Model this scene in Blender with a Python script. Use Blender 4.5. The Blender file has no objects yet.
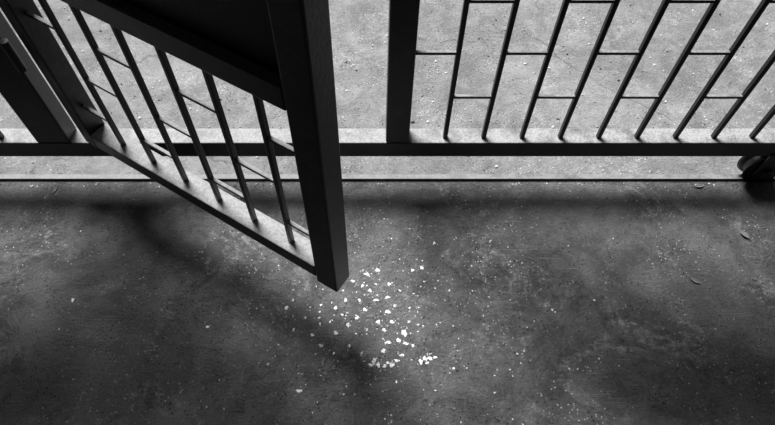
import bpy, bmesh, math, random
from mathutils import Matrix, Vector
random.seed(7)
sc = bpy.context.scene
try:
    sc.view_settings.view_transform = 'Standard'
except Exception: pass

h = 1.25            # camera height above gate rail top
H = 1.456           # camera height above ground
ZR = H - h          # rail top z (0.206)

# ------------------------------------------------------------ materials
def new_mat(name):
    m = bpy.data.materials.new(name); m.use_nodes = True
    nt = m.node_tree; nt.nodes.clear()
    out = nt.nodes.new('ShaderNodeOutputMaterial')
    b = nt.nodes.new('ShaderNodeBsdfPrincipled')
    nt.links.new(b.outputs[0], out.inputs[0])
    return m, nt, b
class N:
    def __init__(s, nt):
        s.nt = nt; s.tc = nt.nodes.new('ShaderNodeTexCoord').outputs['Object']
    def link(s, a, b): s.nt.links.new(a, b)
    def noise(s, scale, detail=6, rough=.6, vec=None, dist=0):
        n = s.nt.nodes.new('ShaderNodeTexNoise'); n.inputs['Scale'].default_value = scale
        n.inputs['Detail'].default_value = detail; n.inputs['Roughness'].default_value = rough
        n.inputs['Distortion'].default_value = dist
        s.link(vec or s.tc, n.inputs['Vector']); return n.outputs['Fac']
    def vor(s, scale, feature='F1', vec=None):
        n = s.nt.nodes.new('ShaderNodeTexVoronoi'); n.feature = feature
        n.inputs['Scale'].default_value = scale
        s.link(vec or s.tc, n.inputs['Vector']); return n
    def warp(s, amt, scale):
        n = s.nt.nodes.new('ShaderNodeTexNoise'); n.inputs['Scale'].default_value = scale; n.inputs['Detail'].default_value = 6
        s.link(s.tc, n.inputs['Vector'])
        v = s.nt.nodes.new('ShaderNodeVectorMath'); v.operation = 'MULTIPLY_ADD'
        s.link(n.outputs['Color'], v.inputs[0]); v.inputs[1].default_value = (amt,)*3; s.link(s.tc, v.inputs[2])
        return v.outputs[0]
    def stretch(s, rz, sx, sy):
        n = s.nt.nodes.new('ShaderNodeMapping'); s.link(s.tc, n.inputs['Vector'])
        n.inputs['Rotation'].default_value = (0, 0, rz); n.inputs['Scale'].default_value = (sx, sy, 1)
        return n.outputs[0]
    def mr(s, v, a, b, c=0, d=1):
        n = s.nt.nodes.new('ShaderNodeMapRange')
        n.interpolation_type = 'SMOOTHSTEP'
        for i, k in enumerate((a, b, c, d)): n.inputs[i+1].default_value = k
        s.link(v, n.inputs[0]); return n.outputs[0]
    def math(s, op, a, b):
        n = s.nt.nodes.new('ShaderNodeMath'); n.operation = op
        for i, k in enumerate((a, b)):
            if isinstance(k, (int, float)): n.inputs[i].default_value = k
            else: s.link(k, n.inputs[i])
        return n.outputs[0]
    def gray(s, v):
        n = s.nt.nodes.new('ShaderNodeCombineColor')
        for i in range(3): s.link(v, n.inputs[i])
        return n.outputs[0]
    def lerp(s, f, a, b):   # a*(1-f)+b*f
        n = s.nt.nodes.new('ShaderNodeMix'); n.data_type = 'FLOAT'
        s.link(f, n.inputs[0])
        for i, k in ((2, a), (3, b)):
            if isinstance(k, (int, float)): n.inputs[i].default_value = k
            else: s.link(k, n.inputs[i])
        return n.outputs[0]
    def bump(s, v, bsdf, strength=.4, dist=.01):
        n = s.nt.nodes.new('ShaderNodeBump'); n.inputs['Strength'].default_value = strength
        n.inputs['Distance'].default_value = dist
        s.link(v, n.inputs['Height']); s.link(n.outputs[0], bsdf.inputs['Normal'])

def concrete(name, lo, hi, speck, speck_amt, pit, wts=(.34, .33, .33), worn=0, bstr=.9, crack=.5, big_s=2.1, stain=.55, scratch=0):
    m, nt, b = new_mat(name); n = N(nt)
    big = n.mr(n.noise(big_s, 6, .65, dist=.6), .38, .62)
    mid = n.mr(n.noise(9, 9, .8, dist=.3), .38, .62)
    fine = n.mr(n.noise(130, 5, .8), .38, .62)
    v = n.math('ADD', n.math('MULTIPLY', big, wts[0]), n.math('ADD', n.math('MULTIPLY', mid, wts[1]), n.math('MULTIPLY', fine, wts[2])))
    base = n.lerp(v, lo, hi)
    if worn:   # worn, paler scuffed patches with ragged edges
        wp = n.math('MULTIPLY', n.mr(n.noise(4.1, 12, .78, dist=.5), .52, .62), n.mr(n.noise(50, 6, .85), .42, .6))
        base = n.lerp(n.math('MULTIPLY', wp, worn), base, hi*1.7)
    st = n.mr(n.noise(4.2, 10, .75, dist=.8), .54, .64)       # dark oily stains
    base = n.lerp(n.math('MULTIPLY', st, stain), base, lo*.8)
    for rz, off in ((.5, .62), (-1.1, .64)) if scratch else ():
        sn = n.noise(14, 2, .5, n.stretch(rz, .35, 22))
        sm = n.math('MULTIPLY', n.mr(sn, .66, .72), n.mr(n.noise(3.5, 4), .5, .6))
        base = n.lerp(n.math('MULTIPLY', sm, scratch), base, hi*2)
    pv = n.vor(85); pr = n.mr(pv.outputs['Distance'], .12, .3, 1, 0)
    pm = n.mr(n.noise(16, 4), .45, .58)
    base = n.lerp(n.math('MULTIPLY', n.math('MULTIPLY', pr, pm), pit), base, lo*.35)
    wv_ = n.warp(.02, 30)
    for sc_, dd, amt in ((60, .20, 1), (140, .32, 1.5), (26, .10, .9)):
        vv = n.vor(sc_, vec=wv_)
        d = n.mr(vv.outputs['Distance'], dd*.6, dd, 1, 0)
        rs = nt.nodes.new('ShaderNodeSeparateColor'); n.link(vv.outputs['Color'], rs.inputs[0])
        pick = n.mr(rs.outputs[0], 1-speck_amt*amt, 1-speck_amt*amt*.7)
        f = n.math('MULTIPLY', n.math('MULTIPLY', d, pick), n.mr(n.noise(4, 6, .7), .44, .62))
        base = n.lerp(f, base, speck)
    if crack:
        wv = n.vor(.9, 'DISTANCE_TO_EDGE', n.warp(.35, 2.5))
        cr = n.math('MULTIPLY', n.mr(wv.outputs['Distance'], .0, .005, 1, 0), n.mr(n.noise(3, 3), .47, .55))
        base = n.lerp(n.math('MULTIPLY', cr, crack), base, lo*.4)
    n.link(n.gray(base), b.inputs['Base Color'])
    n.link(n.mr(mid, 0, 1, .5, .8), b.inputs['Roughness'])
    hgt = n.math('ADD', n.math('MULTIPLY', mid, .7), n.math('ADD', n.math('MULTIPLY', fine, .45), n.math('MULTIPLY', pr, -.5)))
    n.bump(hgt, b, bstr, .008)
    return m

def paint_metal(name, base, dust_light, dust_light_amt, rough=.38, grime=.5):
    m, nt, b = new_mat(name); n = N(nt)
    g = nt.nodes.new('ShaderNodeNewGeometry')
    sp = nt.nodes.new('ShaderNodeSeparateXYZ'); n.link(g.outputs['Normal'], sp.inputs[0])
    up = n.mr(sp.outputs[2], .4, .9)  # upward faces paler: dust, plus top highlights put into the colour
    nz = n.math('MULTIPLY', n.mr(n.noise(10, 9, .75), .36, .56, .45, 1), n.mr(n.noise(140, 4, .8), .35, .6, .6, 1))
    fl = n.mr(n.noise(150, 5, .75), .60, .70)
    wear = n.mr(n.noise(14, 8, .75), .46, .64)
    v0 = n.lerp(n.math('MULTIPLY', wear, grime), base, base*3+.008)
    v0 = n.lerp(n.math('MULTIPLY', fl, .5), v0, base*4+.05)
    f = n.math('MULTIPLY', n.math('MULTIPLY', up, nz), dust_light_amt)
    v = n.lerp(f, v0, dust_light)
    n.link(n.gray(v), b.inputs['Base Color'])
    n.link(n.lerp(f, rough, .85), b.inputs['Roughness'])
    n.bump(n.noise(110, 5, .65), b, .3, .003)
    return m

M_gate = paint_metal('dark_painted_steel', .007, .50, 1)
M_door = paint_metal('dark_painted_steel_door', .015, .46, 1)
M_panel = paint_metal('dark_sheet_steel', .005, .1, .5, .5, .2)
M_bar  = paint_metal('bar_steel', .009, .42, .95)
M_track = paint_metal('worn_track_steel', .05, .4, .8)
M_wheel = paint_metal('greasy_wheel_steel', .007, .06, .4)
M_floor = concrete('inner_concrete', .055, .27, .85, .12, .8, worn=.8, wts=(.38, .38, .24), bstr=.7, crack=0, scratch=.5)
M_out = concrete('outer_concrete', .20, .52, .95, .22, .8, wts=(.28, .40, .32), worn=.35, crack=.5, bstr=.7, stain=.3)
M_wall = concrete('unseen_shell', .03, .08, .2, .05, .3)
M_paint, nt, b = new_mat('white_paint'); n = N(nt)
n.link(n.gray(n.lerp(n.mr(n.noise(110, 5, .8), .36, .54), .35, .92)), b.inputs['Base Color']); b.inputs['Roughness'].default_value = .6
M_leaf, nt, b = new_mat('dry_leaf'); n = N(nt)
n.link(n.gray(n.lerp(n.noise(60, 4), .05, .4)), b.inputs['Base Color']); b.inputs['Roughness'].default_value = .8
M_grit, nt, b = new_mat('grit'); n = N(nt)
n.link(n.gray(n.lerp(n.mr(n.noise(9, 2), .4, .6), .08, .85)), b.inputs['Base Color']); b.inputs['Roughness'].default_value = .9

# ------------------------------------------------------------ mesh helpers
def box(bm, c, sx, sy, sz, rot=None):
    M = Matrix.Translation(Vector(c))
    if rot: M = M @ rot
    M = M @ Matrix.Diagonal((sx, sy, sz, 1))
    bmesh.ops.create_cube(bm, size=1, matrix=M)
def boxr(bm, x0, x1, y0, y1, z0, z1):
    box(bm, ((x0+x1)/2, (y0+y1)/2, (z0+z1)/2), x1-x0, y1-y0, z1-z0)
def cyl(bm, c, r, L, axis='Z', seg=32, r2=None):
    R = {'Z': Matrix.Identity(4), 'Y': Matrix.Rotation(math.pi/2, 4, 'X'), 'X': Matrix.Rotation(math.pi/2, 4, 'Y')}[axis]
    bmesh.ops.create_cone(bm, cap_ends=True, segments=seg, radius1=r, radius2=r if r2 is None else r2, depth=L, matrix=Matrix.Translation(Vector(c)) @ R)
def obj(bm, name, mat, parent=None, bevel=0, smooth=False, M=None):
    me = bpy.data.meshes.new(name); bm.to_mesh(me); bm.free()
    o = bpy.data.objects.new(name, me); sc.collection.objects.link(o)
    me.materials.append(mat)
    if smooth:
        for p in me.polygons: p.use_smooth = True
    if bevel:
        md = o.modifiers.new('bevel', 'BEVEL'); md.width = bevel; md.segments = 2; md.limit_method = 'ANGLE'
    if parent: o.parent = parent
    if M is not None: o.matrix_local = M
    return o
def empty(name, loc=(0, 0, 0), rz=0):
    e = bpy.data.objects.new(name, None); sc.collection.objects.link(e)
    e.location = loc; e.rotation_euler = (0, 0, rz); return e

# ------------------------------------------------------------ ground and unseen shell
YG = .889*h          # gate centre plane
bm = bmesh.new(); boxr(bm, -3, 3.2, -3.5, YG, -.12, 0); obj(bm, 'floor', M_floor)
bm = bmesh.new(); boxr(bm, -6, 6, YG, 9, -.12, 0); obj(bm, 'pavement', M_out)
bm = bmesh.new(); boxr(bm, -3, 3.2, -3.5, YG-.05, 2.5, 2.6); obj(bm, 'unseen_ceiling', M_wall)  # out of view, added to keep ambient light off the inner floor
bm = bmesh.new(); boxr(bm, -3, 3.2, -3.6, -3.5, 0, 2.6); obj(bm, 'unseen_wall_back', M_wall)  # unseen walls, added with the ceiling to darken the foreground
bm = bmesh.new(); boxr(bm, -3.1, -3, -3.6, YG-.05, 0, 2.6); obj(bm, 'unseen_wall_left', M_wall)
bm = bmesh.new(); boxr(bm, 3.2, 3.3, -3.6, YG-.05, 0, 2.6); obj(bm, 'unseen_wall_right', M_wall)

# ------------------------------------------------------------ sliding gate
gate = empty('sliding_gate')
y0, y1 = .8655*h, .9125*h
X0, X1 = -2.9, 3.1
ZT = 2.0
zmid = ZR + .47*h
bm = bmesh.new()
boxr(bm, X0, X1, y0, y1, ZR-.051*h, ZR)                       # bottom rail
for a, c in ((.030, .084), (-.787, -.708)):
    boxr(bm, a*h, c*h, y0, y1, ZR, ZT)                        # posts
boxr(bm, X0, X0+.06, y0, y1, ZR, ZT); boxr(bm, X1-.06, X1, y0, y1, ZR, ZT)
boxr(bm, X0, X1, y0, y1, ZT, ZT+.06)                          # top rail
boxr(bm, .084*h, X1-.06, y0, y1, zmid, zmid+.06)              # mid rails
boxr(bm, X0+.06, -.787*h, y0, y1, zmid, zmid+.06)
obj(bm, 'frame', M_gate, gate, .004)
bm = bmesh.new()
boxr(bm, .084*h, X1-.06, YG-.002, YG+.002, zmid+.06, ZT)
boxr(bm, X0+.06, -.787*h, YG-.002, YG+.002, zmid+.06, ZT)
obj(bm, 'solid_panel', M_panel, gate)
bars = [(.170+.0905*i)*h for i in range(0, 40) if (.170+.0905*i)*h < X1-.09]
yb = .884*h
rung = [ZR+.131*h, ZR+.251*h, ZR+.370*h]
bm = bmesh.new()
edges = [.084*h]+bars+[X1-.06]
BW, BD = .013, .014
for x in bars: box(bm, (x, yb, (ZR+zmid)/2), BW, BD, zmid-ZR)
for i in range(len(edges)-1):
    zs = [rung[1]] if i % 2 == 0 else [rung[0], rung[2]]
    for z in zs: box(bm, ((edges[i]+edges[i+1])/2, yb, z), edges[i+1]-edges[i], .010, .009)
lb = [-.787*h-.0905*h*i for i in range(1, 30) if -.787*h-.0905*h*i > X0+.09]
for x in lb: box(bm, (x, yb, (ZR+zmid)/2), BW, BD, zmid-ZR)
edges = [-.787*h]+lb+[X0+.06]
for i in range(len(edges)-1):
    zs = [rung[1]] if i % 2 == 0 else [rung[0], rung[2]]
    for z in zs: box(bm, ((edges[i]+edges[i+1])/2, yb, z), abs(edges[i+1]-edges[i]), .010, .009)
obj(bm, 'bars', M_bar, gate, .002)
# rollers
bm = bmesh.new()
for xc in (.985*h, -2.2):
    r = .058; zc = r+.010
    prof = [(-.022, r+.004), (-.016, r+.004), (-.008, r-.008), (.008, r-.008), (.016, r+.004), (.022, r+.004)]
    seg = 40; rings = []
    for yy, rr in prof:
        rings.append([bm.verts.new((xc+rr*math.cos(2*math.pi*k/seg), YG+yy, zc+rr*math.sin(2*math.pi*k/seg))) for k in range(seg)])
    for a, c in zip(rings, rings[1:]):
        for k in range(seg): bm.faces.new((a[k], a[(k+1) % seg], c[(k+1) % seg], c[k]))
    bm.faces.new(rings[0]); bm.faces.new(rings[-1][::-1])
    cyl(bm, (xc, YG, zc), .012, .085, 'Y', 20)
    cyl(bm, (xc, YG-.038, zc), .02, .012, 'Y', 6)
    for s in (-1, 1):
        box(bm, (xc, YG+s*.031, .105), .07, .006, .10)
obj(bm, 'rollers', M_wheel, gate, .0015)
# hinges on the hinge post
bm = bmesh.new()
for z in (ZR+.33, ZR+.95, ZR+1.55):
    cyl(bm, (-.700*h, y0-.008, z), .011, .09, 'Z', 20)
    box(bm, (-.725*h, y0-.004, z), .05, .006, .07)
obj(bm, 'hinges', M_gate, gate, .001)

# ------------------------------------------------------------ open door leaf
ang = math.atan2(.537, -.844)
door = empty('gate_door', (-.0585*h, .503*h, 0), ang)
# local +x runs from the free edge to the hinge
zb = ZR+.006; zt = ZR+.05*h; W = .0455*h; L = .712*h; S = .05*h
bm = bmesh.new()
boxr(bm, 0, S, -W/2, W/2, zb-.018, ZT-.02)
boxr(bm, L-S*.8, L, -W/2, W/2, zb, ZT-.02)
boxr(bm, S, L-S*.8, -W/2, W/2, zb+.004, zt)
boxr(bm, S, L-S*.8, -W/2, W/2, zmid, zmid+.055)
boxr(bm, S, L-S*.8, -W/2, W/2, ZT-.08, ZT-.02)
obj(bm, 'frame', M_door, door, .004)
bm = bmesh.new(); boxr(bm, S, L-S*.8, .004, .008, zmid+.055, ZT-.08)
obj(bm, 'solid_panel', M_panel, door)
db = [(.1216+.0936*i)*h for i in range(6)]
bm = bmesh.new()
for x in db: box(bm, (x, 0, (zt+zmid)/2), .012, .013, zmid-zt)
edges = [S]+db+[L-S*.8]
for i in range(len(edges)-1):
    zs = [rung[1]-.01] if i % 2 == 1 else [rung[0]-.01, rung[2]-.015]
    for z in zs: box(bm, ((edges[i]+edges[i+1])/2, 0, z), edges[i+1]-edges[i], .010, .009)
obj(bm, 'bars', M_bar, door, .002)

# ------------------------------------------------------------ track
bm = bmesh.new()
boxr(bm, -3, 3.2, YG-.012, YG+.012, 0, .003)
boxr(bm, -3, 3.2, YG-.012, YG-.005, .003, .010)
obj(bm, 'gate_track', M_track, None, .001)

# ------------------------------------------------------------ paint splatters
spill = [(425,265,2.2),(415,268,1.8),(378,268,2.4),(366,272,2.4),(352,280,2),(362,285,1.8),(390,283,2),(376,300,2),(388,297,2),(345,300,2),(335,308,2),
(388,312,2.6),(392,322,2.2),(378,322,2.2),(404,333,3.2),(398,340,2.2),(405,343,2),(388,342,2.4),(383,350,2.2),(374,360,2.8),(378,363,2.2),(371,363,2),(384,364,1.8),(391,363,2.4),(396,359,2.2),(401,354,2),(387,361,1.6),
(419,360,2.4),(423,357,2.2),(428,357,2.2),(433,356,1.6),(425,361,1.5),(412,345,1.6),(304,386,2.2),(322,345,2),(336,333,2.2),(313,335,1.8),(348,325,2),(357,318,2),(365,310,2),(370,290,2),
(320,305,1.4),(319,312,1.2),(319,318,1.2),(320,324,1.2),(285,308,2.2),(291,300,1.2),(440,237,1.6),(65,300,1.8),(208,327,1.5),(452,290,1.2),(350,345,1.4),(342,315,1.4),(359,300,1.6),(384,330,1.8),(395,306,1.4),(367,330,1.3),(418,325,1.2),(335,352,1.2),(294,330,1.3),(555,310,1.1),(520,350,1),(600,300,1.1),
(376,283,1.2),(401,290,1.3),(410,308,1.2),(356,334,1.2),(362,352,1.1),(409,322,1.3),(342,290,1.2),(330,322,1.2),(450,366,1.3),(395,378,1.2),(305,318,1.2)]
bm = bmesh.new()
def blob(x, y, r, n=20):
    ph, p2, p3 = (random.random()*6 for _ in range(3)); el = random.uniform(.75, 1.3)
    rr = [r*(1+.2*math.sin(2*t+ph)+.16*math.sin(3*t+p3)+.14*math.sin(5*t+p2)+random.uniform(-.14, .14)) for t in [2*math.pi*k/n for k in range(n)]]
    top = [bm.verts.new((x+rr[k]*el*math.cos(2*math.pi*k/n), y+rr[k]/el*math.sin(2*math.pi*k/n), .0006)) for k in range(n)]
    bm.faces.new(top)
def splat(x, y, r):
    blob(x, y, r)
    for i in range(int(r/.0011)):
        a = random.random()*6.28; d = r*random.uniform(1.1, 3.2)
        blob(x+d*math.cos(a), y+d*math.sin(a), r*random.uniform(.08, .25), 8)
for a, c, r in spill: splat((a-373)*.00276, .587-(c-330)*.00297, r*.0025)
for i in range(380):
    a = random.gauss(388, 65); c = random.gauss(322, 55)
    X, Y = (a-373)*.00276, .587-(c-330)*.00297
    if Y < YG-.06: blob(X, Y, random.choice((.0006, .0009, .0012, .0020)), 9)
for i in range(110):
    X, Y = random.uniform(-1.1, 1.3), random.uniform(.1, 1.04)
    blob(X, Y, random.choice((.0006, .0008, .001, .0014, .0022)), 9)
obj(bm, 'paint_splatters', M_paint)

# ------------------------------------------------------------ grit
def stone(x, y, r):
    M = Matrix.Translation((x, y, r*.35)) @ Matrix.Rotation(random.random()*6, 4, 'Z') @ Matrix.Diagonal((random.uniform(.7, 1.4), 1, .7, 1))
    v = bmesh.ops.create_icosphere(bm, subdivisions=1, radius=r, matrix=M)['verts']
    for q in v: q.co += Vector([random.uniform(-.25, .25)*r for _ in range(3)])
bm = bmesh.new()
for i in range(1700): stone(random.uniform(-2, 2.2), random.uniform(YG+.02, 3.2), random.choice((.0012, .0018, .0022, .003, .004, .005)))
obj(bm, 'pavement_gravel', M_grit)
bm = bmesh.new()
for i in range(500): stone(random.uniform(-1.6, 1.6), random.uniform(.1, YG-.03), random.choice((.0007, .001, .0014, .0018)))
for i in range(90): stone(random.uniform(-.1, 1.4), random.uniform(.15, YG-.08), random.choice((.002, .0026)))
for i in range(220): stone(random.uniform(-1.4, 1.6), YG-.022-abs(random.gauss(0, .014)), random.choice((.0015, .002, .003)))
obj(bm, 'floor_grit', M_grit)

# ------------------------------------------------------------ dry leaves
def leaf(x, y, L, w, rz, z=.004):
    bm = bmesh.new(); nu, nv = 9, 5; g = []
    for i in range(nu):
        t = i/(nu-1); row = []
        ww = w*math.sin(math.pi*min(1, .04+t*.95))**.8
        for j in range(nv):
            s = (j/(nv-1)-.5)
            row.append(bm.verts.new(((t-.5)*L, s*ww, abs(s)*ww*.7+.25*L*(t-.5)**2+random.uniform(0, .0012))))
        g.append(row)
    for i in range(nu-1):
        for j in range(nv-1): bm.faces.new((g[i][j], g[i+1][j], g[i+1][j+1], g[i][j+1]))
    box(bm, (-.62*L, 0, .06*L), .28*L, .0012, .0012)
    o = obj(bm, 'dry_leaf', M_leaf, None, 0, True)
    md = o.modifiers.new('t', 'SOLIDIFY'); md.thickness = .0006
    o.location = (x, y, z-.003); o.rotation_euler = (0, 0, rz)
leaf(1.13, .89, .030, .016, 2.3)
leaf(.93, .735, .028, .010, -.6)
leaf(1.05, 1.075, .028, .012, 0)
leaf(-1.02, 1.06, .022, .006, 1.2)

# ------------------------------------------------------------ light
w = bpy.data.worlds.new('World'); sc.world = w; w.use_nodes = True
w.node_tree.nodes['Background'].inputs[0].default_value = (1, 1, 1, 1)
w.node_tree.nodes['Background'].inputs[1].default_value = .13
sd = bpy.data.lights.new('sun', 'SUN'); sd.energy = 6.2; sd.angle = math.radians(28)
so = bpy.data.objects.new('sun', sd); sc.collection.objects.link(so)
q = .69
so.rotation_euler = Vector((.52*q, -.854*q, -1)).to_track_quat('-Z', 'Y').to_euler(); so.location = (-2, 4, 5)

# ------------------------------------------------------------ camera
cd = bpy.data.cameras.new('camera'); cam = bpy.data.objects.new('camera', cd); sc.collection.objects.link(cam)
cd.sensor_width = 36; cd.lens = 560/775*36; cd.shift_x = 14.5/775; cd.clip_start = .02
cam.location = (0, 0, H); cam.rotation_euler = (math.radians(33.8), 0, 0)
sc.camera = cam
